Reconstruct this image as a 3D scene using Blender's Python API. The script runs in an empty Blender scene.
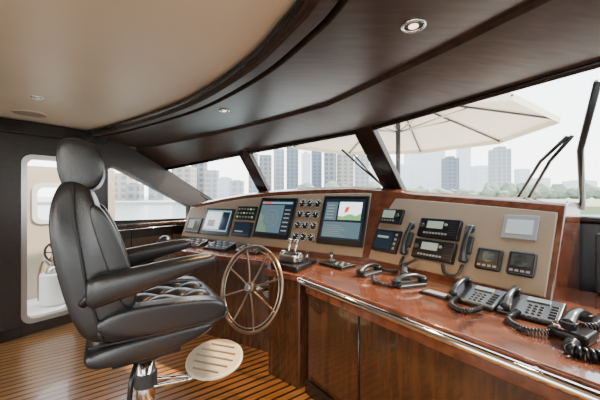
import bpy, bmesh, math, random
from mathutils import Vector, Matrix
random.seed(4)
COL=bpy.context.scene.collection
# ---------------------------------------------------------------- materials
def nt(m):
    m.use_nodes=True
    return m.node_tree, m.node_tree.nodes, m.node_tree.links, m.node_tree.nodes['Principled BSDF']
def pm(name,col,rough=.5,metal=0,coat=0,noise=0,nscale=8,bump=0,bscale=60,emit=None,es=0,stretch=None,spec=.5,col2=None):
    m=bpy.data.materials.new(name); t,N,L,b=nt(m)
    b.inputs['Base Color'].default_value=(*col,1); b.inputs['Roughness'].default_value=rough
    b.inputs['Metallic'].default_value=metal; b.inputs['Coat Weight'].default_value=coat
    b.inputs['Specular IOR Level'].default_value=spec
    b.inputs['Coat Roughness'].default_value=.06
    tc=N.new('ShaderNodeTexCoord'); mp=N.new('ShaderNodeMapping'); L.new(tc.outputs['Object'],mp.inputs['Vector'])
    if stretch: mp.inputs['Scale'].default_value=stretch
    if noise or col2:
        n=N.new('ShaderNodeTexNoise'); n.inputs['Scale'].default_value=nscale; n.inputs['Detail'].default_value=6
        L.new(mp.outputs['Vector'],n.inputs['Vector'])
        r=N.new('ShaderNodeValToRGB'); r.color_ramp.elements[0].position=.35; r.color_ramp.elements[1].position=.65
        a=col2 if col2 else tuple(c*(1-noise) for c in col)
        r.color_ramp.elements[0].color=(*a,1); r.color_ramp.elements[1].color=(*col,1)
        L.new(n.outputs['Fac'],r.inputs['Fac']); L.new(r.outputs['Color'],b.inputs['Base Color'])
    if bump:
        n2=N.new('ShaderNodeTexNoise'); n2.inputs['Scale'].default_value=bscale; n2.inputs['Detail'].default_value=4
        L.new(mp.outputs['Vector'],n2.inputs['Vector'])
        bp=N.new('ShaderNodeBump'); bp.inputs['Strength'].default_value=bump; bp.inputs['Distance'].default_value=.01
        L.new(n2.outputs['Fac'],bp.inputs['Height']); L.new(bp.outputs['Normal'],b.inputs['Normal'])
    if emit:
        b.inputs['Emission Color'].default_value=(*emit,1); b.inputs['Emission Strength'].default_value=es
    return m
M_ceil=pm('cream_headliner',(.80,.70,.55),.40,noise=.05,nscale=2)
M_soff=pm('dark_walnut_soffit',(.070,.043,.029),.30,col2=(.038,.023,.016),nscale=5,stretch=(1,7,7))
M_trim=pm('black_walnut_trim',(.012,.008,.006),.22)
M_wall=pm('dark_wenge_wall',(.026,.015,.010),.35,col2=(.015,.009,.006),nscale=5,stretch=(6,6,1))
M_wood=pm('mahogany_gloss',(.140,.044,.020),.20,coat=.9,col2=(.075,.024,.012),nscale=4,stretch=(2,5,5))
M_woodd=pm('walnut_gloss_front',(.070,.027,.010),.24,coat=.6,col2=(.034,.014,.006),nscale=4,stretch=(7,7,1))
M_tan=pm('tan_leather',(.26,.185,.12),.5,bump=.15,bscale=300)
M_leather=pm('black_leather',(.014,.0145,.016),.30,bump=.10,bscale=110,spec=.7)
M_leather2=pm('charcoal_leather_panel',(.030,.031,.034),.4,bump=.15,bscale=90)
M_stitch=pm('leather_piping',(.012,.012,.013),.5)
M_blk=pm('black_plastic',(.008,.008,.009),.28)
M_blk2=pm('dark_grey_plastic',(.035,.036,.038),.4)
M_btn=pm('grey_buttons',(.25,.25,.25),.45)
M_chr=pm('chrome',(.85,.85,.84),.08,metal=1)
M_steel=pm('brushed_steel',(.50,.48,.45),.28,metal=1)
M_bronze=pm('bronze_wheel',(.30,.22,.16),.28,metal=.9)
M_scrd=pm('screen_dark',(.008,.011,.018),.12,emit=(.02,.035,.06),es=.6)
M_scrb=pm('screen_blue',(.02,.05,.09),.15,emit=(.30,.48,.60),es=1.0)
M_scrw=pm('screen_white',(.3,.3,.3),.2,emit=(.9,.95,.95),es=2.2)
M_scrg=pm('screen_green',(.05,.2,.05),.2,emit=(.30,.60,.20),es=1.0)
M_scrr=pm('screen_red',(.3,.03,.02),.2,emit=(.9,.08,.03),es=1.2)
M_lcd=pm('lcd_grey',(.28,.33,.27),.25,emit=(.3,.36,.28),es=.35)
M_white=pm('white_gelcoat',(.80,.78,.73),.3)
M_cream=pm('cream_paint',(.55,.46,.34),.4)
M_foot=pm('footrest_teak_slats',(.46,.36,.24),.4)
M_can=pm('parasol_canvas',(.80,.70,.56),.8)
M_tree=pm('tree_foliage',(.20,.25,.19),.9,col2=(.14,.18,.14),nscale=.12)  # green dulled, distance haze is put into the foliage colour
M_grass=pm('lawn',(.27,.31,.16),.9,noise=.3,nscale=.05)
M_quay=pm('quay_concrete',(.4,.38,.35),.8)
M_lamp=pm('downlight_lens',(.9,.8,.6),.3,emit=(1,.85,.6),es=3)
M_deck=pm('foredeck_gelcoat',(.6,.58,.54),.5)
def glassmat():
    m=bpy.data.materials.new('window_glass'); m.use_nodes=True; N=m.node_tree.nodes; L=m.node_tree.links
    N.clear(); o=N.new('ShaderNodeOutputMaterial'); mx=N.new('ShaderNodeMixShader'); t=N.new('ShaderNodeBsdfTransparent'); g=N.new('ShaderNodeBsdfGlossy')
    t.inputs['Color'].default_value=(.97,.98,.98,1); g.inputs['Roughness'].default_value=.02; mx.inputs['Fac'].default_value=.03
    L.new(t.outputs[0],mx.inputs[1]); L.new(g.outputs[0],mx.inputs[2]); L.new(mx.outputs[0],o.inputs['Surface']); return m
M_glass=glassmat()
def teak():
    m=bpy.data.materials.new('teak_and_holly_floor'); t,N,L,b=nt(m)
    tc=N.new('ShaderNodeTexCoord'); mp=N.new('ShaderNodeMapping'); mp.inputs['Rotation'].default_value=(0,0,-math.radians(35.3))
    L.new(tc.outputs['Object'],mp.inputs['Vector']); sx=N.new('ShaderNodeSeparateXYZ'); L.new(mp.outputs['Vector'],sx.inputs[0])
    def ma(op,a,v):
        n=N.new('ShaderNodeMath'); n.operation=op; L.new(a,n.inputs[0]); n.inputs[1].default_value=v; return n.outputs[0]
    d=ma('DIVIDE',sx.outputs['Y'],.066); fr=ma('FRACT',d,0); ln=ma('LESS_THAN',fr,.26); fl=ma('FLOOR',d,0)
    wn=N.new('ShaderNodeTexWhiteNoise'); wn.noise_dimensions='1D'; L.new(fl,wn.inputs['W'])
    ns=N.new('ShaderNodeTexNoise'); ns.inputs['Scale'].default_value=5; mp2=N.new('ShaderNodeMapping'); mp2.inputs['Scale'].default_value=(1,14,1)
    L.new(mp.outputs['Vector'],mp2.inputs['Vector']); L.new(mp2.outputs['Vector'],ns.inputs['Vector'])
    ad=N.new('ShaderNodeMath'); ad.operation='MULTIPLY_ADD'; L.new(wn.outputs['Value'],ad.inputs[0]); ad.inputs[1].default_value=.3; L.new(ns.outputs['Fac'],ad.inputs[2])
    r=N.new('ShaderNodeValToRGB'); r.color_ramp.elements[0].position=.3; r.color_ramp.elements[1].position=.95
    r.color_ramp.elements[0].color=(.24,.10,.028,1); r.color_ramp.elements[1].color=(.46,.22,.065,1); L.new(ad.outputs[0],r.inputs['Fac'])
    mx=N.new('ShaderNodeMix'); mx.data_type='RGBA'; L.new(ln,mx.inputs['Factor']); L.new(r.outputs['Color'],mx.inputs['A']); mx.inputs['B'].default_value=(.014,.007,.004,1)
    L.new(mx.outputs['Result'],b.inputs['Base Color']); b.inputs['Roughness'].default_value=.28; b.inputs['Coat Weight'].default_value=.25
    return m
M_teak=teak()
M_water=pm('sea_water',(.12,.17,.17),.25,bump=.6,bscale=.5)
def towermat(name,col,win,sx,sz):
    m=bpy.data.materials.new(name); t,N,L,b=nt(m)
    tc=N.new('ShaderNodeTexCoord'); s=N.new('ShaderNodeSeparateXYZ'); L.new(tc.outputs['Object'],s.inputs[0])
    def ma(op,a,v):
        n=N.new('ShaderNodeMath'); n.operation=op; L.new(a,n.inputs[0]); n.inputs[1].default_value=v; return n.outputs[0]
    ad=N.new('ShaderNodeMath'); ad.operation='ADD'; L.new(s.outputs['X'],ad.inputs[0]); L.new(s.outputs['Y'],ad.inputs[1])
    a=ma('LESS_THAN',ma('FRACT',ma('DIVIDE',ad.outputs[0],sx),0),.6); c=ma('LESS_THAN',ma('FRACT',ma('DIVIDE',s.outputs['Z'],sz),0),.6)
    mu=N.new('ShaderNodeMath'); mu.operation='MULTIPLY'; L.new(a,mu.inputs[0]); L.new(c,mu.inputs[1])
    mx=N.new('ShaderNodeMix'); mx.data_type='RGBA'; L.new(mu.outputs[0],mx.inputs['Factor']); mx.inputs['A'].default_value=(*col,1); mx.inputs['B'].default_value=(*win,1)
    L.new(mx.outputs['Result'],b.inputs['Base Color']); b.inputs['Roughness'].default_value=.8; return m
M_t=[towermat('tower_near',(.19,.195,.20),(.09,.105,.12),5,4.5),  # mid and far sets paled: distance haze put into the base colours
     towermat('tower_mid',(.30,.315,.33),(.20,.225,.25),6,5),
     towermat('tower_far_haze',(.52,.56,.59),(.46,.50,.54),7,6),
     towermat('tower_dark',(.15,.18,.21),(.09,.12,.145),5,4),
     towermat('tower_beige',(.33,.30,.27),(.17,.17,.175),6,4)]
# ---------------------------------------------------------------- mesh helpers
def fin(ob,mat,parent=None,M=None,bevel=0,smooth=False,sub=0,seg=3):
    if mat: ob.data.materials.append(mat)
    COL.objects.link(ob)
    if parent: ob.parent=parent
    if M is not None: ob.matrix_world=M
    if bevel:
        b=ob.modifiers.new('bevel','BEVEL'); b.width=bevel; b.segments=seg; b.limit_method='ANGLE'; b.angle_limit=math.radians(30)
    if sub:
        s=ob.modifiers.new('sub','SUBSURF'); s.levels=sub; s.render_levels=sub
    if smooth or sub or bevel:
        for p in ob.data.polygons: p.use_smooth=True
    if bevel and not sub:
        ob.modifiers.new('wn','WEIGHTED_NORMAL')
    return ob
def mk(name,V,F,mat,parent=None,M=None,**k):
    me=bpy.data.meshes.new(name); me.from_pydata([tuple(v) for v in V],[],F); me.validate()
    bm=bmesh.new(); bm.from_mesh(me); bmesh.ops.recalc_face_normals(bm,faces=bm.faces); bm.to_mesh(me); bm.free()
    return fin(bpy.data.objects.new(name,me),mat,parent,M,**k)
def empty(name,M=None):
    e=bpy.data.objects.new(name,None); e.empty_display_size=.1; COL.objects.link(e)
    if M is not None: e.matrix_world=M
    return e
HEX=[(0,3,2,1),(4,5,6,7),(0,1,5,4),(1,2,6,5),(2,3,7,6),(3,0,4,7)]
def box(name,c,s,mat,parent=None,R=None,M=None,**k):
    V=[]
    for z in(-.5,.5):
        for x,y in((-.5,-.5),(.5,-.5),(.5,.5),(-.5,.5)):
            v=Vector((x*s[0],y*s[1],z*s[2]))
            if R is not None: v=R@v
            V.append(v+Vector(c))
    return mk(name,V,HEX,mat,parent,M,**k)
def prism(name,P,z0,z1,mat,parent=None,M=None,**k):
    n=len(P); V=[(x,y,z0) for x,y in P]+[(x,y,z1) for x,y in P]
    F=[tuple(range(n))[::-1],tuple(range(n,2*n))]+[(i,(i+1)%n,n+(i+1)%n,n+i) for i in range(n)]
    return mk(name,V,F,mat,parent,M,**k)
def crom(P,n=6,cyc=False):
    P=[Vector(p) for p in P]; out=[]; m=len(P)
    rng=range(m if cyc else m-1)
    for i in rng:
        g=lambda j:P[j%m] if cyc else P[max(0,min(m-1,j))]
        a,b,c,d=g(i-1),g(i),g(i+1),g(i+2)
        for k in range(n):
            t=k/n; out.append(.5*((2*b)+(c-a)*t+(2*a-5*b+4*c-d)*t*t+(3*b-a-3*c+d)*t**3))
    if not cyc: out.append(P[-1])
    return out
def tube(name,P,r,mat,parent=None,cyc=False,seg=10,M=None,caps=True):
    P=[Vector(p) for p in P]; n=len(P); V=[];F=[]; up=None
    for i,p in enumerate(P):
        if cyc: t=(P[(i+1)%n]-P[i-1]).normalized()
        else: t=(P[min(n-1,i+1)]-P[max(0,i-1)]).normalized()
        if up is None:
            up=Vector((0,0,1)) if abs(t.z)<.9 else Vector((1,0,0))
        up=(up-t*up.dot(t)).normalized(); s=t.cross(up)
        for k in range(seg):
            a=2*math.pi*k/seg; V.append(p+up*math.cos(a)*r+s*math.sin(a)*r)
    for i in range(n if cyc else n-1):
        j=(i+1)%n
        for k in range(seg):
            l=(k+1)%seg; F.append((i*seg+k,i*seg+l,j*seg+l,j*seg+k))
    if not cyc and caps: F+= [tuple(range(seg))[::-1],tuple(range((n-1)*seg,n*seg))]
    return mk(name,V,F,mat,parent,M,smooth=True)
def cyl(name,a,b,r,mat,parent=None,r2=None,seg=24,M=None,**k):
    a=Vector(a);b=Vector(b); t=(b-a).normalized(); u=t.orthogonal().normalized(); s=t.cross(u); r2=r if r2 is None else r2
    V=[a+(u*math.cos(2*math.pi*i/seg)+s*math.sin(2*math.pi*i/seg))*r for i in range(seg)]+[b+(u*math.cos(2*math.pi*i/seg)+s*math.sin(2*math.pi*i/seg))*r2 for i in range(seg)]
    F=[tuple(range(seg))[::-1],tuple(range(seg,2*seg))]+[(i,(i+1)%seg,seg+(i+1)%seg,seg+i) for i in range(seg)]
    ob=mk(name,V,F,mat,parent,M,**k)
    if not k.get('bevel'):
        for p in ob.data.polygons: p.use_smooth=len(p.vertices)==4
    return ob
def loft(name,rows,mat,parent=None,closed=False,caps=False,M=None,**k):
    n=len(rows[0]); V=[p for r in rows for p in r]; F=[]
    for i in range(len(rows)-1):
        for j in range(n if closed else n-1):
            l=(j+1)%n; F.append((i*n+j,i*n+l,(i+1)*n+l,(i+1)*n+j))
    if caps: F+=[tuple(range(n))[::-1],tuple(range((len(rows)-1)*n,len(rows)*n))]
    return mk(name,V,F,mat,parent,M,**k)
def plate(name,outer,holes,th,mat,M=None,parent=None,**k):
    cu=bpy.data.curves.new(name,'CURVE'); cu.dimensions='2D'; cu.fill_mode='BOTH'; cu.extrude=th/2
    for P in [outer]+holes:
        s=cu.splines.new('POLY'); s.points.add(len(P)-1)
        for q,p in zip(s.points,P): q.co=(p[0],p[1],0,1)
        s.use_cyclic_u=True
    o=bpy.data.objects.new('tmp',cu); COL.objects.link(o); bpy.context.view_layer.update()
    me=bpy.data.meshes.new_from_object(o.evaluated_get(bpy.context.evaluated_depsgraph_get())); bpy.data.objects.remove(o)
    me.name=name; me.materials.clear()
    return fin(bpy.data.objects.new(name,me),mat,parent,M,**k)
def rrect(x0,y0,x1,y1,r,n=5):
    P=[]
    for cx,cy,a0 in((x1-r,y1-r,0),(x0+r,y1-r,90),(x0+r,y0+r,180),(x1-r,y0+r,270)):
        for i in range(n+1):
            a=math.radians(a0+90*i/n); P.append((cx+r*math.cos(a),cy+r*math.sin(a)))
    return P
def frame(o,ex,up):
    ex=Vector(ex).normalized(); ey=Vector(up).normalized(); ez=ex.cross(ey).normalized(); ey=ez.cross(ex)
    M=Matrix.Identity(4)
    for i,v in enumerate((ex,ey,ez,Vector(o))):
        for q in range(3): M[q][i]=v[q]
    return M
# ---------------------------------------------------------------- camera
cam=bpy.data.cameras.new('camera'); cam.lens=18; cam.sensor_width=36; cam.shift_y=-4/600; cam.clip_end=3000; cam.clip_start=.02
co=bpy.data.objects.new('camera',cam); COL.objects.link(co); co.location=(0,0,1.4); co.rotation_euler=(math.pi/2,0,0)
bpy.context.scene.camera=co
# ---------------------------------------------------------------- world + lights
w=bpy.data.worlds.new('hazy_sky'); bpy.context.scene.world=w; w.use_nodes=True; N=w.node_tree.nodes; L=w.node_tree.links
bg=N['Background']; tc=N.new('ShaderNodeTexCoord'); sp=N.new('ShaderNodeSeparateXYZ'); L.new(tc.outputs['Generated'],sp.inputs[0])
r=N.new('ShaderNodeValToRGB'); r.color_ramp.elements[0].position=0; r.color_ramp.elements[0].color=(.96,.95,.92,1); r.color_ramp.elements[1].position=.6; r.color_ramp.elements[1].color=(.76,.87,.98,1)
L.new(sp.outputs['Z'],r.inputs['Fac']); L.new(r.outputs['Color'],bg.inputs['Color']); bg.inputs['Strength'].default_value=7.0
sun=bpy.data.lights.new('sun','SUN'); sun.energy=14; sun.color=(1,.84,.62); sun.angle=math.radians(1.5)
so=bpy.data.objects.new('sun',sun); COL.objects.link(so); so.rotation_euler=Vector((.95,.30,1.15)).to_track_quat('Z','Y').to_euler(); so.location=(5,5,8)
def area(name,loc,size,e,col,tgt):
    l=bpy.data.lights.new(name,'AREA'); l.size=size; l.energy=e; l.color=col; o=bpy.data.objects.new(name,l); COL.objects.link(o); o.location=loc
    o.rotation_euler=(Vector(loc)-Vector(tgt)).to_track_quat('Z','Y').to_euler(); return o
def spot(name,loc,e,col,tgt,ang=90,rad=.04):
    l=bpy.data.lights.new(name,'SPOT'); l.energy=e; l.color=col; l.spot_size=math.radians(ang); l.spot_blend=.6; l.shadow_soft_size=rad; o=bpy.data.objects.new(name,l); COL.objects.link(o); o.location=loc
    o.rotation_euler=(Vector(loc)-Vector(tgt)).to_track_quat('Z','Y').to_euler(); return o
area('aft_fill_light',(-.8,-1.2,2.1),1.4,60,(1,.90,.76),(-.8,-.7,0))  # added soft fill behind the camera, not a real ceiling lamp
# ---------------------------------------------------------------- room shell
prism('floor',[(-4.9,.1),(-4.9,-2.6),(2.6,-2.6),(2.3,.04),(1.95,1.65),(1.03,2.92),(-.365,4.08),(-1.39,4.9),(-2.5,3.4)],-.06,0,M_teak)
MW=frame((-2.5,3.4,0),(.595,.804,0),(0,0,1))   # port wall: local x along wall, y up, z into the room
wx0=-4.1
door=rrect(-.46,.15,-.09,1.78,.07)
win=[(.28,1.10),(1.36,1.07),(1.36,1.235),(.48,1.68),(.33,1.75),(.28,1.72)]
plate('wall_port',[(wx0,0),(1.866,0),(1.866,1.27),(1.08,1.75),(.22,2.16),(wx0,2.16)],[door,win],.06,M_wall,M=MW)
plate('door_frame_1',rrect(-.50,.11,-.05,1.82,.09),[rrect(-.455,.155,-.095,1.775,.07)],.09,M_steel,M=MW)
plate('window_5',[(.26,1.08),(1.38,1.05),(1.38,1.25),(.49,1.71),(.33,1.78),(.26,1.75)],[win],.075,M_trim,M=MW)
mk('window_6',[(x,y,0) for x,y in win],[tuple(range(6))],M_glass,M=MW)
box('trim_1',(.8,1.03,.05),(1.2,.035,.08),M_woodd,M=MW,bevel=.008)
for i,x in enumerate((-.02,.55,1.1)): box('trim_%d'%(i+2),(x,.5,.033),(.008,1.0,.006),M_trim,M=MW)
tube('hand_rail',[MW@Vector(p) for p in [(.2,.98,.04),(.2,.98,.08),(1.4,.98,.08),(1.4,.98,.04)]],.012,M_chr)
box('trim_5',(-1.9,2.075,.05),(4.3,.13,.09),M_trim,M=MW,bevel=.01)
box('baseboard_port',(-2.3,.05,.04),(3.6,.1,.02),M_trim,M=MW)
rimP=[(.22,-2.6),(.22,-1.0),(.14,.5),(.05,1.0),(-.08,1.28),(-.31,1.65),(-.75,2.17),(-1.2,2.57),(-1.75,2.98),(-2.3,3.34),(-2.55,3.48)]
winT=[(2.4,-2.6,1.97),(2.3,-1,1.97),(1.95,.04,1.97),(1.276,1.276,1.97),(.92,1.93,1.97),(.56,2.59,1.97),(-.05,3.11,1.95),(-.665,3.63,1.92),(-1.3,3.93,1.85),(-1.98,4.25,1.77),(-2.30,3.78,1.95)]
rim=crom([(x,y,2.15) for x,y in rimP],6)
def dens(P,n=6):
    out=[]
    for i in range(len(P)-1):
        for q in range(n): out.append(Vector(P[i]).lerp(Vector(P[i+1]),q/n))
    out.append(Vector(P[-1])); return out
wt=dens(winT,6)
prism('ceiling',[(p.x,p.y) for p in rim]+[(-4.95,.0),(-4.95,-2.6)],2.15,2.2,M_ceil)
rows=[]
for a,b in zip(rim,wt):
    h=Vector((b.x-a.x,b.y-a.y,0)); ln=h.length; h=h/ln if ln else h
    z=b.z
    def q(d,zz): return a+h*min(d,ln)+Vector((0,0,zz-2.15))
    k=min(1,ln/1.0); m1=z+(2.15-z)*.62
    rows.append([q(-.0,2.16),q(0,2.115),q(.035*k,2.115),q(.035*k,2.09),q(.10*k,2.09),q(.10*k,2.125),q(.125*k,2.125),q(.125*k,2.08),
                 q(ln*.58,min(2.078,m1+.02)),q(ln*.58,min(2.055,m1-.012)),Vector((b.x,b.y,z)),Vector((b.x+h.x*.06,b.y+h.y*.06,z)),Vector((b.x+h.x*.06,b.y+h.y*.06,2.3))])
so_ob=loft('ceiling_soffit',rows,M_soff,bevel=.004)
tube('trim_6',[p+Vector((0,0,-.02)) for p in rim],.018,M_trim,seg=8)
# windshield
T=[Vector(p) for p in [(2.3,-1,1.97),(1.95,.04,1.97),(1.276,1.276,1.97),(.56,2.59,1.97),(-.665,3.63,1.92),(-1.98,4.25,1.77)]]
B=[Vector(p) for p in [(2.9,-1,1.25),(2.5,.2,1.25),(1.95,1.65,1.25),(1.03,2.92,1.25),(-.365,4.08,1.25),(-1.39,4.9,1.27)]]
for i in range(0,5):
    mk('window_%d'%(i+1 if i<4 else 7),[T[i],T[i+1],B[i+1],B[i]],[(0,1,2,3)],M_glass)
def beam(name,a,b,wd,dp,mat,side,out):
    a=Vector(a);b=Vector(b); s=side.normalized(); o=out.normalized()
    V=[]
    for p in(a,b):
        for u,v in((-1,-1),(1,-1),(1,1),(-1,1)): V.append(p+s*u*wd/2+o*v*dp/2)
    return mk(name,V,HEX,mat,bevel=.012)
mw={1:.12,3:.20,4:.17,5:.12}
for i in mw:
    t=(T[min(5,i+1)]-T[i-1]); t.z=0
    d=(B[i]-T[i]); out=t.cross(d)
    beam('trim_mullion_%d'%i,T[i]-d*.06,B[i]+d*.06,mw[i],.07,M_trim,t,out)
tube('trim_window_head',[p+Vector((0,0,-.005)) for p in T],.02,M_trim,seg=8)
tube('trim_window_sill',B,.025,M_trim,seg=8)
loft('wall_forward',[[(p.x,p.y,0),(p.x,p.y,p.z)] for p in B],M_leather2)
mk('window_8',[(2.3,-1,1.97),(2.4,-2.6,1.97),(2.6,-2.6,.9),(2.9,-1,1.25)],[(0,1,2,3)],M_glass)
mk('wall_starboard',[(2.9,-1,0),(2.6,-2.6,0),(2.6,-2.6,.9),(2.9,-1,1.25)],[(0,1,2,3)],M_wall)
MA=frame((-4.95,-2.6,0),(1,0,0),(0,0,1))
plate('wall_aft',[(0,0),(7.5,0),(7.5,2.2),(0,2.2)],[[(.8,.1),(3.4,.1),(3.4,2.0),(.8,2.0)],[(3.7,.1),(6.6,.1),(6.6,2.0),(3.7,2.0)]],.06,M_wall,M=MA)
# ---------------------------------------------------------------- outside the port door
e=empty('side_deck_bulwark')
mk('deck',[MW@Vector(p) for p in [(-1.6,.02,-.06),(1.3,.02,-.06),(1.3,.02,-1.1),(-1.6,.02,-1.1),(-1.6,.10,-.06),(1.3,.10,-.06),(1.3,.10,-1.1),(-1.6,.10,-1.1)]],HEX,M_white,e)
Mb=frame((-3.30,3.92,.1),(.595,.804,0),(0,0,1))
plate('bulwark',[(-1.6,0),(.8,0),(.8,1.68),(-1.6,1.68)],[rrect(-.12,.98,.30,1.42,.08)],.05,M_cream,M=Mb,parent=e)
plate('bulwark_rim',rrect(-.16,.94,.34,1.46,.10),[rrect(-.11,.99,.29,1.41,.08)],.08,M_white,M=Mb,parent=e)
e=empty('deck_winch',Matrix.Translation((-2.97,3.64,.10)))
cyl('base',(0,0,0),(0,0,.38),.15,M_white,e,bevel=.03); cyl('cap',(0,0,.38),(0,0,.46),.10,M_steel,e,r2=.07)
tube('handwheel',[(.11*math.cos(a),-.02,.62+.11*math.sin(a)) for a in [i*math.pi/12 for i in range(24)]],.013,M_blk,e,cyc=True)
cyl('stem',(0,-.02,.44),(0,-.02,.64),.025,M_bronze,e)
for a in(0,60,120):
    c,s=math.cos(math.radians(a))*.11,math.sin(math.radians(a))*.11; cyl('spoke',(-c,-.02,.62-s),(c,-.02,.62+s),.008,M_bronze,e)
tube('hose',crom([(-.14,-.06,.05),(-.17,-.03,.35),(-.14,0,.52),(-.05,0,.44)],6),.018,M_bronze,e)
# ---------------------------------------------------------------- console
nR=Vector((.81,.587,0)); nL=Vector((.559,.829,0))
FR=frame((.559,2.58,.833),(.587,-.81,0),nR*.25+Vector((0,0,.507)))
FL=frame((-1.62,4.05,.833),(.829,-.559,0),nL*.2+Vector((0,0,.5)))
con=empty('helm_console')
def wl(F,u,v,z=0): return F@Vector((u,v,z))
TOPL=[(0,.47),(.25,.51),(.6,.57),(1.0,.625),(1.5,.665),(2.0,.685),(2.4,.69)]
TOPR=[(.25,.655),(.6,.63),(.95,.605),(1.27,.578)]
st=[]
for u,v in TOPL: st.append((wl(FL,u,0),wl(FL,u,v),nL,.40))
jt=(wl(FL,2.63,.69)+wl(FR,0,.668))/2; st.append((Vector((.559,2.58,.833)),jt,((nL+nR)/2).normalized(),.40))
for u,v in TOPR: st.append((wl(FR,u,0),wl(FR,u,v),nR,.40+.12*u/1.27))
rows=[]
for b,t,n,of in st:
    tb=t+n*(of-.20); lb=Vector((b.x,b.y,0))+n*(of+.03)
    rows.append([Vector((b.x,b.y,.4)),b,t,t+n*.05+Vector((0,0,.022)),tb+Vector((0,0,.01)),Vector((lb.x,lb.y,1.15)),Vector((lb.x,lb.y,.4))])
loft('body',rows,M_wood,con,closed=True,caps=True,bevel=.012)
def ppanel(name,F,u0,u1,top,mat,z):
    V=[(u0,.03)]+[(u,v) for u,v in top]+[(u1,.03)]
    return prism(name,V,-.004,z,mat,con,M=F,bevel=.008)
ppanel('instrument_panel_port',FL,.03,2.60,[(.03,.42)]+[(u,v-.052) for u,v in TOPL[1:]]+[(2.60,.638)],M_tan,.012)
ppanel('instrument_panel_starboard',FR,.03,1.24,[(.03,.61)]+[(u,v-.055) for u,v in TOPR[:-1]]+[(1.24,.525)],M_tan,.012)
desk=[(-1.72,3.36),(-.27,2.60),(-.27,2.34),(-.0,2.13),(.02,2.13),(.90,.90),(1.32,.32),(2.38,.32),(1.86,1.6),(1.30,2.35),(.80,2.75),(.559,2.75),(-1.50,4.15),(-1.82,4.05)]
prism('desk_top',desk,.783,.833,M_wood,con,bevel=.012)
prism('desk_base_starboard',[(.06,2.15),(.93,.93),(1.35,.36),(2.25,.36),(1.7,1.5),(.95,2.8),(.55,2.8),(.2,2.5)],0,.785,M_woodd,con)
prism('desk_base_port',[(-1.66,3.42),(-.24,2.66),(-.2,2.6),(.2,2.5),(.6,2.8),(-1.3,4.1),(-1.7,4.0)],0,.785,M_woodd,con)
prism('throttle_pod',[(-.25,2.36),(-.005,2.165),(.1,2.25),(.1,2.6),(-.25,2.7)],0,.785,M_woodd,con,bevel=.01)
prism('throttle_plinth',[(-.24,2.40),(-.02,2.20),(.10,2.42),(-.10,2.60)],.833,.875,M_blk,con,bevel=.012)
dR=Vector((.582,-.813,0)); nr=Vector((.813,.582,0))
p=Vector((.06,2.15,0))+dR*.49-nr*.004
cyl('seam',(p.x,p.y,.02),(p.x,p.y,.78),.006,M_trim,con,seg=6)
p0=Vector((.045,2.145,.745)); p1=p0+dR*2.2
beam('fascia',p0,p1,.08,.02,M_wood,Vector((0,0,1)),nr).parent=con
beam('toe_kick',(.04,2.14,.05),Vector((.04,2.14,.05))+dR*2.2,.1,.02,M_trim,Vector((0,0,1)),nr).parent=con
e=empty('chrome_grab_rail')
q0=Vector((-.012,2.095,.812))
pts=[q0+nr*.07+Vector((0,0,-.03)),q0+nr*.02,q0+dR*.05]+[q0+dR*(.05+.3*i) for i in range(1,8)]
tube('rail',crom(pts,6),.021,M_chr,e,seg=14)
for s in(.35,.85,1.35,1.9):
    a=q0+dR*s+Vector((0,0,-.01)); cyl('bracket',a,a+nr*.035,.010,M_chr,e); cyl('rose',a+nr*.022,a+nr*.032,.022,M_chr,e)
def inst(name,F,r,dep=.02,mat=M_blk,bev=.006):
    x0,y0,x1,y1=r; c=((x0+x1)/2,(y0+y1)/2)
    e=empty(name,F@Matrix.Translation((c[0],c[1],.012)))
    w_,h_=x1-x0,y1-y0
    box('housing',(0,0,dep/2),(w_,h_,dep),mat,e,bevel=bev)
    return e,w_,h_,dep
def quad(name,e,x0,y0,x1,y1,z,mat): return box(name,((x0+x1)/2,(y0+y1)/2,z),(x1-x0,y1-y0,.002),mat,e)
e,w_,h_,d=inst('alarm_display',FL,(.09,.085,.37,.29)); quad('screen',e,-w_*.4,-h_*.3,w_*.4,h_*.4,d+.001,M_scrd)
quad('page',e,-w_*.36,-h_*.2,w_*.05,h_*.34,d+.002,M_lcd)
for i in range(5): box('key',(-w_*.36+i*w_*.18,-h_*.4,d),(.03,.012,.006),M_btn,e)
e,w_,h_,d=inst('navigation_display',FL,(.40,.085,.91,.43)); quad('screen',e,-w_*.43,-h_*.36,w_*.43,h_*.42,d+.001,M_scrb)
quad('chart',e,-w_*.40,-h_*.28,w_*.12,h_*.36,d+.002,pm('chart_paper',(.3,.3,.3),.2,emit=(.7,.78,.8),es=1.3)); quad('sidebar',e,w_*.16,-h_*.3,w_*.4,h_*.36,d+.002,M_scrd)
quad('land',e,-w_*.30,-h_*.2,-w_*.05,h_*.05,d+.003,M_lcd)
e,w_,h_,d=inst('switch_panel',FL,(.955,.30,1.262,.47)); 
for i in range(6):
    for j in range(3): box('switch',(-w_*.38+i*w_*.152,-h_*.3+j*h_*.28,d+.002),(.024,.018,.008),M_btn if (i*2+j)%5 else M_scrg,e)
e,w_,h_,d=inst('engine_display',FL,(.965,.10,1.262,.275)); quad('screen',e,-w_*.42,-h_*.35,w_*.42,h_*.4,d+.001,M_scrd); quad('bars',e,-w_*.35,-h_*.2,w_*.1,-h_*.12,d+.002,M_lcd)
e,w_,h_,d=inst('chart_plotter',FL,(1.30,.115,1.80,.575),.025); quad('screen',e,-w_*.44,-h_*.40,w_*.44,h_*.42,d+.001,M_scrd)
M_sea=pm('plotter_sea',(.02,.04,.05),.15,emit=(.10,.16,.19),es=1.2)
M_land=pm('plotter_land',(.04,.06,.05),.2,emit=(.18,.28,.20),es=1.0)
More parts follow.
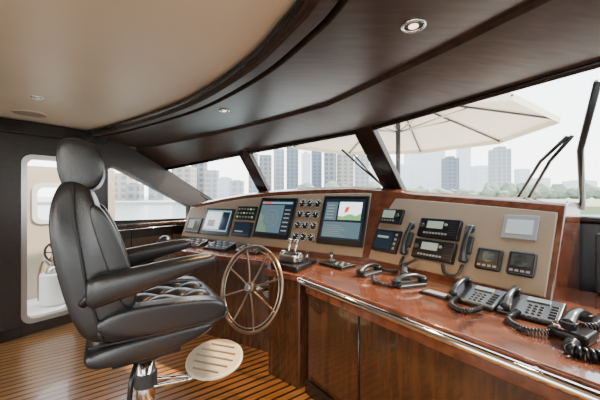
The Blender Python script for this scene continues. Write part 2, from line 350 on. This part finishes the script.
quad('bar',e,-w_*.42,h_*.34,w_*.42,h_*.39,d+.002,M_scrb); quad('red',e,-w_*.38,h_*.345,-w_*.16,h_*.385,d+.003,M_scrr); quad('map',e,-w_*.42,-h_*.37,w_*.22,h_*.31,d+.002,M_sea)
for k in(.05,.10): 
    tube('range_ring',[(-w_*.1+k*math.cos(t*math.pi/16),-h_*.03+k*math.sin(t*math.pi/16),d+.003) for t in range(32)],.0012,M_lcd,e,cyc=True,seg=4)
mk('coastline',[(-w_*.42,-h_*.37,d+.0035),(-w_*.12,-h_*.37,d+.0035),(-w_*.2,-h_*.2,d+.0035),(-w_*.3,-h_*.12,d+.0035),(-w_*.32,h_*.05,d+.0035),(-w_*.42,h_*.1,d+.0035)],[tuple(range(6))],M_land,e)
for k in range(6): quad('data',e,w_*.26,-h_*.32+k*h_*.1,w_*.40,-h_*.29+k*h_*.1,d+.002,M_lcd)
e,w_,h_,d=inst('radar_display',FL,(2.125,.115,2.60,.60),.025); quad('screen',e,-w_*.44,-h_*.40,w_*.44,h_*.42,d+.001,M_scrd)
quad('picture',e,-w_*.10,h_*.0,w_*.38,h_*.36,d+.002,M_scrw)
z3=d+.0035
mk('land',[(-w_*.10,h_*.0,z3),(w_*.38,h_*.0,z3),(w_*.38,h_*.14,z3),(w_*.28,h_*.08,z3),(w_*.15,h_*.12,z3),(w_*.0,h_*.06,z3),(-w_*.10,h_*.08,z3)],[tuple(range(7))],M_scrg,e)
mk('sector',[(w_*.02,h_*.13,z3),(w_*.10,h_*.16,z3),(w_*.13,h_*.27,z3),(w_*.04,h_*.25,z3)],[(0,1,2,3)],M_scrr,e)
quad('side_scale',e,-w_*.40,-h_*.02,-w_*.14,h_*.36,d+.002,M_sea)
for k in range(5): quad('side_data',e,-w_*.37,h_*.02+k*h_*.065,-w_*.2,h_*.04+k*h_*.065,d+.003,M_lcd)
quad('waterfall',e,-w_*.40,-h_*.36,w_*.40,-h_*.05,d+.002,M_sea)
for i in range(6): quad('line',e,-w_*.36,-h_*(.33-.04*i),w_*(.1-.06*(i%3)),-h_*(.322-.04*i),d+.003,M_lcd)
for i in range(3):
    for j in range(4):
        x=1.87+i*.094; y=.165+j*.118
        e=empty('analog_gauge',FL@Matrix.Translation((x,y,.012)))
        cyl('bezel',(0,0,0),(0,0,.016),.044,M_steel,e,bevel=.003); cyl('dial',(0,0,.014),(0,0,.018),.037,M_blk,e)
        for a in range(-120,121,40):
            t=math.radians(a); cyl('tick',(.028*math.sin(t),.028*math.cos(t),.019),(.034*math.sin(t),.034*math.cos(t),.019),.0012,M_scrw,e,seg=5)
        t=random.uniform(-1.5,1.5); cyl('needle',(0,0,.02),(.028*math.sin(t),.028*math.cos(t),.02),.0015,M_scrw,e,seg=5)
e,w_,h_,d=inst('autopilot_head',FR,(.05,.36,.26,.49),.03); quad('screen',e,-w_*.42,-h_*.15,w_*.15,h_*.38,d+.001,M_lcd); cyl('knob',(w_*.32,0,d),(w_*.32,0,d+.02),.016,M_blk2,e)
for i in range(5): box('key',(-w_*.36+i*w_*.13,-h_*.32,d),(.014,.012,.006),M_btn,e)
e,w_,h_,d=inst('depth_sounder',FR,(.05,.11,.295,.30),.03); quad('screen',e,-w_*.42,-h_*.38,w_*.25,h_*.38,d+.001,M_scrd); 
for i in range(4): box('key',(w_*.38,-h_*.3+i*h_*.2,d),(.02,.02,.006),M_btn,e)
quad('text',e,-w_*.35,h_*.1,w_*.1,h_*.2,d+.002,M_lcd)
def radio(name,r):
    e,w_,h_,d=inst(name,FR,r,.045,bev=.01); quad('screen',e,-w_*.28,-h_*.05,w_*.12,h_*.32,d+.001,M_lcd)
    cyl('dial',(-w_*.39,h_*.05,d),(-w_*.39,h_*.05,d+.02),.018,M_blk2,e); cyl('dial_small',(w_*.2,h_*.15,d),(w_*.2,h_*.15,d+.015),.010,M_btn,e)
    for i in range(8): box('key',(-w_*.30+i*w_*.075,-h_*.30,d),(.015,.013,.006),M_btn,e)
    for i in range(6): box('grille',(w_*.36,-h_*.3+i*h_*.12,d),(w_*.18,.004,.004),M_blk2,e)
    return e
radio('vhf_radio',(.44,.275,.745,.425)); radio('vhf_radio',(.44,.11,.745,.258))
def handset(name,M,L_=.26,mat=M_blk):
    e=empty(name,M)
    P=crom([(0,-L_*.5,.018),(0,-L_*.38,.03),(0,-L_*.15,.048),(0,L_*.15,.048),(0,L_*.38,.03),(0,L_*.5,.018)],4)
    rows=[]; n=len(P)
    for i,p in enumerate(P):
        t=abs(i/(n-1)*2-1); wd=.019+.012*t**2; th=.012+.008*t
        if i in(0,n-1): wd*=.75; th*=.7
        rows.append([(p.x+wd*math.cos(a)*1.0,p.y,p.z+th*math.sin(a)) for a in [k*math.pi/6 for k in range(12)]])
    loft('grip',rows,mat,e,closed=True,caps=True,smooth=True)
    for s in(-1,1): cyl('cup',(0,s*L_*.40,-.0),(0,s*L_*.40,.03),.026,mat,e,r2=.03,bevel=.004)
    return e
def hang(r):
    x0,y0,x1,y1=r; M=FR@Matrix.Translation(((x0+x1)/2,(y0+y1)/2,.03)); h=handset('radio_handset',M,(y1-y0)*.92)
    box('cradle',(0,0,-.01),(.05,.12,.03),M_blk2,h,bevel=.006); return h
hang((.33,.10,.41,.385)); hang((.76,.12,.86,.40))
def coil(name,P,mat,r=.012,turn=.011,th=.0035,parent=None):
    P=crom(P,40); out=[]
    cum=[0]
    for i in range(1,len(P)): cum.append(cum[-1]+(P[i]-P[i-1]).length)
    tot=cum[-1]; n=int(tot/turn*10); up=Vector((0,0,1)); j=0
    for k in range(n):
        s=tot*k/n
        while j<len(P)-2 and cum[j+1]<s: j+=1
        f=(s-cum[j])/max(1e-6,cum[j+1]-cum[j]); p=P[j].lerp(P[j+1],f); t=(P[j+1]-P[j]).normalized()
        u=t.orthogonal() if abs(t.z)>.95 else t.cross(up); u.normalize(); v=t.cross(u); a=2*math.pi*k/10
        out.append(p+u*math.cos(a)*r+v*math.sin(a)*r)
    return tube(name,out,th,mat,parent,seg=5)
W=lambda F,u,v,z:F@Vector((u,v,z))
coil('coiled_cord',[W(FR,.375,.10,.04),W(FR,.39,.03,.07),W(FR,.45,.04,.09),W(FR,.5,.09,.06)],M_blk,.009)
coil('coiled_cord',[W(FR,.81,.12,.04),W(FR,.80,.04,.06),W(FR,.74,.03,.09),W(FR,.70,.09,.07)],M_blk,.009)
e,w_,h_,d=inst('thermostat_panel',FR,(.985,.335,1.165,.49),.014,M_btn,bev=.004); quad('screen',e,-w_*.38,-h_*.3,w_*.38,h_*.3,d+.001,pm('pale_lcd',(.50,.53,.53),.2))
for r_ in((.875,.115,1.02,.255),(1.05,.115,1.185,.26)):
    e,w_,h_,d=inst('wind_instrument',FR,r_,.03,bev=.02); quad('screen',e,-w_*.36,-h_*.12,w_*.36,h_*.36,d+.001,M_blk2)
    cyl('dial',(0,h_*.1,d),(0,h_*.1,d+.002),.036,pm('dim_lcd',(.12,.14,.13),.2),e)
    for i in range(4): box('key',(-w_*.3+i*w_*.2,-h_*.32,d),(.018,.012,.006),M_btn,e)
def onM(x,y,z,ang): return Matrix.Translation((x,y,z))@Matrix.Rotation(math.radians(ang),4,'Z')
Z=.833
e=empty('throttle_control',onM(-.07,2.41,.875,-38))
box('base',(0,0,.03),(.17,.12,.06),M_steel,e,bevel=.015); box('slot',(0,0,.061),(.09,.09,.006),M_blk,e)
for s in(-1,1):
    cyl('lever',(s*.03,0,.05),(s*.035,.03,.15),.008,M_chr,e); cyl('knob',(s*.035-.018,.03,.155),(s*.035+.018,.03,.155),.02,M_chr,e,bevel=.006)
    cyl('side_cap',(s*.06,0,.045),(s*.10,0,.045),.035,M_chr,e,bevel=.008)
e=empty('thruster_control_panel',onM(.30,2.44,Z,-50))
box('plate',(0,0,.012),(.26,.17,.024),M_blk,e,bevel=.006)
cyl('joystick_base',(-.06,0,.024),(-.06,0,.04),.03,M_blk2,e); cyl('joystick',(-.06,0,.04),(-.06,0,.09),.008,M_chr,e); cyl('joystick_knob',(-.06,0,.085),(-.06,0,.105),.014,M_blk,e,bevel=.004)
for i in range(4):
    for j in range(3): box('button',(.01+i*.028,-.045+j*.04,.026),(.018,.02,.008),M_btn if (i+j)%2 else M_blk2,e)
e=empty('bow_thruster_joystick',onM(.06,2.58,Z,-45)); box('plate',(0,0,.01),(.13,.11,.02),M_blk,e,bevel=.005); cyl('stick',(0,0,.02),(0,0,.07),.009,M_chr,e); cyl('knob',(0,0,.07),(0,0,.09),.016,M_blk,e,bevel=.005)
def sloped(name,x,y,ang,w_,h_):
    e=empty(name,onM(x,y,Z,ang)); V=[(-w_/2,-h_/2,0),(w_/2,-h_/2,0),(w_/2,h_/2,0),(-w_/2,h_/2,0),(-w_/2,-h_/2,.02),(w_/2,-h_/2,.02),(w_/2,h_/2,.07),(-w_/2,h_/2,.07)]
    mk('housing',V,HEX,M_blk,e,bevel=.006)
    for i in range(6):
        for j in range(3): box('key',(-w_*.38+i*w_*.15,-h_*.3+j*h_*.28,.03+(j*.28+.2)*.05),(w_*.09,h_*.14,.008),M_btn if (i+j)%2 else M_blk2,e)
    return e
sloped('search_light_keypad',-1.22,3.43,-30,.30,.18); sloped('crane_keypad',-.86,3.22,-30,.30,.18); sloped('intercom_keypad',-.50,3.02,-30,.26,.16)
e=empty('desk_dome_compass',onM(-1.60,3.55,Z,0)); cyl('base',(0,0,0),(0,0,.03),.09,M_blk,e,bevel=.006)
loft('dome',[[(.08*math.cos(b)*math.cos(a),.08*math.cos(b)*math.sin(a),.03+.07*math.sin(b)) for a in [i*math.pi/10 for i in range(20)]] for b in [j*math.pi/2.05/6 for j in range(7)]],M_blk,e,closed=True,caps=True,smooth=True)
def cradle(h,sx=.09,sy=.2): box('cradle',(0,0,-.008),(sx,sy,.02),M_blk2,h,bevel=.006)
h=handset('satellite_handset',onM(.50,2.17,Z+.018,-50),.24); cradle(h)
h=handset('crew_handset',onM(.69,1.89,Z+.018,-72),.24); cradle(h)
h=handset('deck_handset',onM(.74,2.12,Z+.018,-20),.2); cradle(h,.08)
coil('coiled_cord',[(.50,2.05,Z+.02),(.48,1.93,Z+.015),(.56,1.86,Z+.015),(.62,1.83,Z+.02)],M_blk,.01)
coil('coiled_cord',[(.60,2.25,Z+.02),(.66,2.2,Z+.015),(.72,2.22,Z+.015)],M_blk,.01)
e=empty('notepad',onM(.78,1.72,Z,-54)); box('pad',(0,0,.006),(.16,.09,.012),M_blk,e,bevel=.003); box('display',(0,0,.013),(.12,.05,.002),M_btn,e)
def telephone(name,x,y,ang,sc=1):
    Mt=onM(x,y,Z,ang)@Matrix.Scale(sc,4)
    e=empty(name,Mt)
    V=[(-.17,-.12,0),(.15,-.12,0),(.15,.12,0),(-.17,.12,0),(-.17,-.12,.03),(.15,-.12,.03),(.15,.12,.095),(-.17,.12,.095)]
    mk('base',V,HEX,M_blk,e,bevel=.012)
    for i in range(3):
        for j in range(4): box('key',(-.01+i*.03,-.08+j*.03,.042+j*.0082),(.02,.018,.01),M_blk2,e,bevel=.003)
    box('display',(.02,.07,.086),(.12,.045,.008),pm('dim_display',(.12,.14,.13),.2),e,R=Matrix.Rotation(.26,3,'X')); 
    for j in range(5): box('memory_key',(.11,-.08+j*.03,.044+j*.0082),(.035,.014,.008),M_blk2,e)
    h=handset('phone_handset',Matrix.Identity(4),.27); h.parent=e; h.matrix_world=Mt@Matrix.Translation((-.115,0,.074))@Matrix.Rotation(.26,4,'X')
telephone('desk_telephone',.945,1.60,-54,.74)
telephone('desk_telephone',1.10,1.42,-50,.74)
coil('coiled_cord',[(.84,1.60,Z+.03),(.77,1.53,Z+.015),(.79,1.44,Z+.015),(.88,1.46,Z+.02)],M_blk,.011)
coil('coiled_cord',[(1.02,1.40,Z+.03),(.93,1.34,Z+.015),(.93,1.24,Z+.015),(1.0,1.20,Z+.02)],M_blk,.011)
e=empty('handset_cradle',onM(1.09,1.20,Z,-60)); box('base',(0,0,.02),(.13,.12,.04),M_blk,e,bevel=.012); cyl('chrome_cup',(-.02,-.03,.04),(-.02,-.03,.055),.035,M_chr,e,bevel=.004)
h=handset('bridge_handset',Matrix.Identity(4),.19); h.parent=e; h.matrix_world=e.matrix_world@Matrix.Translation((.01,.01,.055))
coil('coiled_cord',[(1.02,1.12,Z+.02),(.97,1.07,Z+.018),(1.02,1.03,Z+.018),(1.10,1.05,Z+.018),(1.25,1.10,Z+.02),(1.4,1.2,Z+.03)],M_blk,.018,.016,.006)
coil('coiled_cord',[(1.17,1.25,Z+.02),(1.24,1.26,Z+.02),(1.32,1.32,Z+.02),(1.45,1.4,Z+.03)],M_blk,.015,.016,.005)
h=handset('handheld_microphone',onM(1.04,.92,Z+.018,-54),.18); cradle(h,.07,.15)
prism('liner',[(1.70,1.74),(1.90,1.30),(2.05,1.30),(1.86,1.72)],.833,1.19,M_leather2,con,bevel=.02)
# ---------------------------------------------------------------- steering wheel
nw=Vector((-.6,-.8,.28)).normalized()
e=empty('steering_wheel',Matrix.Translation((-.383,2.30,.695))@nw.to_track_quat('Z','Y').to_matrix().to_4x4())
circ=lambda r,z,n=48:[(r*math.cos(2*math.pi*i/n),r*math.sin(2*math.pi*i/n),z) for i in range(n)]
tube('rim',circ(.315,0),.0125,M_bronze,e,cyc=True); tube('inner_ring',circ(.285,0),.0045,M_steel,e,cyc=True,seg=6)
cyl('hub',(0,0,-.03),(0,0,.02),.045,M_bronze,e,bevel=.008); cyl('hub_cap',(0,0,.02),(0,0,.035),.028,M_chr,e,bevel=.006)
for i in range(8):
    a=2*math.pi*(i+.5)/8; c,s=math.cos(a),math.sin(a)
    tube('spoke',crom([(.04*c,.04*s,0),(.15*c,.15*s,-.008),(.31*c,.31*s,0)],5),.007,M_bronze,e,seg=8)
cyl('shaft',(0,0,-.28),(0,0,-.02),.026,M_steel,e); cyl('flange',(0,0,-.24),(0,0,-.22),.07,M_steel,e)
# ---------------------------------------------------------------- helm chair  (local x forward, y to port)
F_=Vector((.85,.53,0)).normalized()
MC=frame((-.90,1.75,0),F_,Vector((-F_.y,F_.x,0)))
e=empty('helm_chair',MC)
def slab(name,prof,hw,mat,sub=2,round_=.82,parent=e,cy=0,wf=None):
    ws=[-1,-.9,-.45,0,.45,.9,1]; rows=[]
    cx=sum(p[0] for p in prof)/len(prof); cz=sum(p[1] for p in prof)/len(prof)
    for w_ in ws:
        k=round_ if abs(w_)==1 else 1
        rows.append([((p[0]-cx)*k+cx,cy+w_*hw*(wf(p[1]) if wf else 1),(p[1]-cz)*k+cz) for p in prof])
    return loft(name,rows,mat,parent,closed=True,caps=True,sub=sub)
back=[(-.27,.66),(-.34,.85),(-.385,1.05),(-.415,1.25),(-.41,1.38),(-.365,1.50),(-.27,1.47),(-.235,1.38),(-.20,1.25),(-.15,1.12),(-.10,.98),(-.07,.84),(-.10,.70)]
slab('backrest',back,.265,M_leather,round_=.88,wf=lambda z:1 if z<1.25 else 1-(z-1.25)*.7)
slab('headrest',[(-.36,1.42),(-.39,1.52),(-.39,1.64),(-.36,1.685),(-.25,1.675),(-.20,1.60),(-.195,1.50),(-.23,1.43),(-.30,1.42)],.20,M_leather,round_=.95)
def quilt(name,pos,nu,nv,amp,k):
    rows=[]
    for i in range(nu+1):
        row=[]
        for j in range(nv+1):
            u=i/nu; v=j/nv; edge=min(1,8*min(u,1-u,v,1-v))
            a=u*k[0]; b=v*k[1]; q=math.sqrt(abs(math.sin(math.pi*(a+b)))*abs(math.sin(math.pi*(a-b))))
            row.append(pos(u,v,amp*q*edge-(.012*(1-edge))))
        rows.append(row)
    return loft(name,rows,M_leather,e,smooth=True)
quilt('seat_quilting',lambda u,v,h:(-.13+.52*u,-.195+.39*v,.807-.035*max(0,(u-.8)/.2)**2+h),60,48,.024,(2.5,2))
def bpos(u,v,h):
    z=.84+.54*u; x=-.068-.28*u*u*.35-.115*u-.0; return (x+h+.004,-.19+.38*v,z)
quilt('back_quilting',bpos,60,44,.024,(2.5,1.75))
for s in(-1,1):
    tube('back_piping',crom([(-.20,s*.262,.72),(-.26,s*.270,.95),(-.29,s*.270,1.15),(-.315,s*.258,1.32),(-.32,s*.225,1.45)],6),.006,M_stitch,e,seg=6)
    slab('back_wing',[(-.12,.82),(-.17,1.0),(-.23,1.2),(-.27,1.36),(-.22,1.37),(-.15,1.24),(-.085,1.05),(-.04,.86)],.045,M_leather,cy=s*.225)
slab('seat_pan',[(-.29,.60),(-.27,.56),(.0,.555),(.28,.60),(.36,.66),(.34,.70),(-.28,.68)],.26,M_leather)
slab('seat_cushion',[(-.26,.66),(.33,.67),(.405,.70),(.415,.77),(.36,.81),(.2,.81),(-.05,.80),(-.25,.80)],.28,M_leather,round_=.9)
tube('seat_piping',crom([(-.26,-.283,.70),(.0,-.287,.70),(.30,-.285,.705),(.41,-.24,.72),(.425,0,.72),(.41,.24,.72),(.30,.285,.705),(-.26,.283,.70)],6),.006,M_stitch,e,seg=6)
for s in(-1,1):
    slab('seat_bolster',[(-.25,.70),(.34,.70),(.40,.74),(.37,.83),(.1,.85),(-.25,.86)],.055,M_leather,cy=s*.25)
    P=crom([(-.27,s*.30,.985),(-.12,s*.305,1.005),(.05,s*.31,1.03),(.20,s*.31,1.05),(.32,s*.31,1.06)],4); rows=[]; n=len(P)
    for i,p in enumerate(P):
        f=i/(n-1); hh=.082-.050*f; ww=.052-.006*f; k=.6 if i in(0,n-1) else 1
        rows.append([(p.x,p.y+ww*k*math.copysign(abs(math.cos(a))**.7,math.cos(a)),p.z+hh*k*math.copysign(abs(math.sin(a))**.7,math.sin(a))-(.03*(1-f))) for a in [q*math.pi/8 for q in range(16)]])
    loft('armrest',rows,M_leather,e,closed=True,caps=True,sub=1)
    tube('arm_bracket',crom([(-.28,s*.25,.90),(-.24,s*.285,.94),(-.16,s*.30,.965)],5),.022,M_blk,e)
cyl('swivel_plate',(0,0,.50),(0,0,.56),.15,M_blk,e,bevel=.01); box('seat_slider',(0,0,.535),(.34,.3,.05),M_blk,e,bevel=.01)
cyl('pedestal',(0,0,.03),(0,0,.50),.05,M_chr,e,seg=32); cyl('pedestal_collar',(0,0,.30),(0,0,.38),.062,M_blk2,e,bevel=.006); cyl('pedestal_base',(0,0,0),(0,0,.04),.20,M_steel,e,seg=40,bevel=.01)
tube('adjust_lever',crom([(-.05,-.10,.50),(-.08,-.17,.44),(-.09,-.18,.34)],5),.013,M_blk,e)
# footrest
Mf=frame((-.55,1.93,.355),Vector((.95,-.3,0)),Vector((.3,.95,.30)))
def oval(a,b,n=32): return [(a*math.cos(2*math.pi*i/n),b*math.sin(2*math.pi*i/n)) for i in range(n)]
fr=empty('footrest'); fr.parent=e; fr.matrix_world=Mf
hol=[]
for i in range(5):
    y=-.10+i*.05; hw=.165*math.sqrt(max(.05,1-(y/.15)**2))-.03; hol.append(rrect(-hw,y-.008,hw,y+.008,.007,3))
plate('plate',oval(.175,.15),hol,.02,M_foot,parent=fr); 
for o in (fr.children): o.matrix_local=Matrix.Identity(4)
tube('edge',[(x,y,0) for x,y in oval(.178,.153)],.010,M_cream,fr,cyc=True)
for s in(-1,1):
    a=Mf.inverted()@MC@Vector((.04,s*.04,.30)); 
    tube('arm',crom([a,a.lerp(Vector((0,0,-.02)),.5)+Vector((0,0,-.05)),Vector((s*.05,-.10,-.02)),Vector((s*.05,.08,-.015))],6),.010,M_chr,fr)
# ---------------------------------------------------------------- ceiling fittings
bpy.context.view_layer.update()
def fitting(name,x,y,rad,z=None,lit=False):
    if z is None:
        ok,loc,nn,_=so_ob.ray_cast(Vector((x,y,1.2)),Vector((0,0,1))); z=loc.z if ok else 2.05
        if ok: nn=nn if nn.z<0 else -nn
        else: nn=Vector((0,0,-1))
    else: nn=Vector((0,0,-1))
    e=empty(name,Matrix.Translation((x,y,z))@nn.to_track_quat('Z','Y').to_matrix().to_4x4())
    tube('bezel',circ(rad,.004,32),rad*.16,M_chr,e,cyc=True,seg=8); cyl('cup',(0,0,-.002),(0,0,.005),rad*.9,M_blk2,e,r2=rad*.7); cyl('lens',(0,0,.004),(0,0,.008),rad*.45,M_lamp if lit else M_steel,e)
fitting('ceiling_downlight',.45,1.19,.042,lit=True); fitting('ceiling_downlight',-.6,2.38,.035,lit=True)
fitting('ceiling_downlight',-1.99,2.27,.035,z=2.15); 
e=empty('ceiling_speaker',Matrix.Translation((-2.45,2.72,2.146))); tube('ring',circ(.12,0,32),.008,M_cream,e,cyc=True); cyl('grille',(0,0,-.003),(0,0,.003),.115,pm('speaker_mesh',(.35,.29,.22),.7),e)
spot('downlight_and_fill_lamp',(.45,1.19,2.0),14,(1,.72,.42),(.5,1.4,0),110)
spot('downlight_and_fill_lamp',(-.6,2.38,1.99),32,(1,.60,.28),(-.35,2.25,0),100)
spot('downlight_and_fill_lamp',(-.25,1.55,2.05),95,(1,.55,.22),(.22,1.8,0.25),80)  # added spot without a fitting, makes the amber glow on the console front
# ---------------------------------------------------------------- exterior
mk('sea_water',[(-1500,-300,-3),(1500,-300,-3),(1500,2500,-3),(-1500,2500,-3)],[(0,1,2,3)],M_water)
prism('far_quay',[(-900,150),(-40,150),(-20,264),(900,264),(900,900),(-900,900)],-3.0,-1.6,M_quay)
prism('lawn_shore',[(60,75),(900,60),(900,262),(30,262)],-3.0,-1.2,M_grass)
prism('foredeck',[(2.60,.3),(2.03,1.72),(1.08,3.0),(-.35,4.14),(-1.39,4.97),(0,8),(3,8.5),(7,7),(8,3)],.4,.75,M_deck)
B_=[(-.66,.06,.12,200,1),(-.60,.10,.07,200,4),(-.55,.05,.04,190,0),(-.47,.06,.035,210,1),(-.385,.075,.095,240,4),(-.335,.05,.12,260,0),(-.29,.04,.085,300,1),(-.25,.05,.06,330,2),(-.21,.05,.05,260,1),
(-.155,.035,.14,330,1),(-.115,.045,.135,300,0),(-.07,.04,.155,350,1),(-.025,.045,.165,330,3),(.02,.035,.14,420,2),(.055,.04,.15,330,3),(.10,.045,.155,300,0),(.15,.06,.14,310,4),(.205,.05,.13,340,1),(.25,.04,.11,420,2),
(.33,.05,.10,520,2),(.40,.10,.155,560,2),(.455,.05,.17,600,2),(.50,.05,.125,330,3),(.545,.04,.165,600,2),(.60,.05,.10,480,2),(.665,.06,.155,380,1),(.74,.04,.09,520,2),(.80,.05,.06,560,2),(.93,.08,.05,500,2)]
city=empty('city_skyline')
for a,wd,h,D,mi in B_:
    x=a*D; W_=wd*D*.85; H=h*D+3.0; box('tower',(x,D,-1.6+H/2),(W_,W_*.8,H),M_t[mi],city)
    if random.random()<.6: box('tower_crown',(x,D,-1.6+H+H*.02),(W_*.5,W_*.5,H*.06),M_t[mi],city)
trees=empty('tree_line')
for i in range(90):
    x0=-60+i*6+random.uniform(-2,2); y0=275+random.uniform(-6,6); R_=random.uniform(4,7); hh=random.uniform(5,12)
    if x0<90 and random.random()<.5: continue
    me=bpy.data.meshes.new('tree'); bm=bmesh.new(); bmesh.ops.create_icosphere(bm,subdivisions=2,radius=R_)
    for v in bm.verts: v.co*=random.uniform(.8,1.15)
    bm.to_mesh(me); bm.free(); o=bpy.data.objects.new('tree_crown',me); o.location=(x0,y0,-1.2+hh*.6); fin(o,M_tree,trees); o.scale=(1.2,1,hh/8)
e=empty('patio_parasol',Matrix.Translation((1.70,5.2,.75)))
cyl('pole',(0,0,0),(0,0,2.35),.04,M_blk2,e); cyl('base',(0,0,0),(0,0,.08),.3,M_blk2,e)
n=8; rr=2.15; ap=Vector((0,0,2.38)); rim8=[Vector((rr*math.cos(2*math.pi*(i+.3)/n),rr*math.sin(2*math.pi*(i+.3)/n),1.72)) for i in range(n)]
mk('canopy',[ap]+rim8,[(0,1+i,1+(i+1)%n) for i in range(n)],M_can,e)
mk('valance',[p for p in rim8]+[p+Vector((0,0,-.08)) for p in rim8],[(i,(i+1)%n,n+(i+1)%n,n+i) for i in range(n)],M_can,e)
for p in rim8:
    cyl('rib',ap+Vector((0,0,-.03)),p+Vector((0,0,-.03)),.016,M_blk2,e,seg=6); m_=ap.lerp(p,.5)+Vector((0,0,-.03)); cyl('strut',(0,0,1.75),m_,.013,M_steel,e,seg=6)
# windshield wipers
def ws(i,s,t,o=.06):
    nf=(T[i+1]-T[i]).cross(B[i]-T[i]).normalized()
    if nf.y+nf.x<0: nf=-nf
    return B[i].lerp(B[i+1],s).lerp(T[i].lerp(T[i+1],s),t)+nf*o
e=empty('windshield_wiper')
for k in(0,.045): tube('arm',[ws(2,.46-k,-.02),ws(2,.26-k*.7,.44),ws(2,.15-k*.3,.60)],.010,M_blk,e,seg=8)
tube('blade',[ws(2,.19,.04),ws(2,.13,.50),ws(2,.03,.88)],.016,M_blk,e,seg=8)
cyl('pivot',ws(2,.45,-.03,.03),ws(2,.45,-.03,.10),.03,M_blk,e)
e=empty('windshield_wiper'); tube('arm',[ws(3,.04,.05),ws(3,.16,.72)],.009,M_blk,e,seg=8); tube('blade',[ws(3,.05,.2),ws(3,.15,.55),ws(3,.22,.80)],.011,M_blk,e,seg=8)
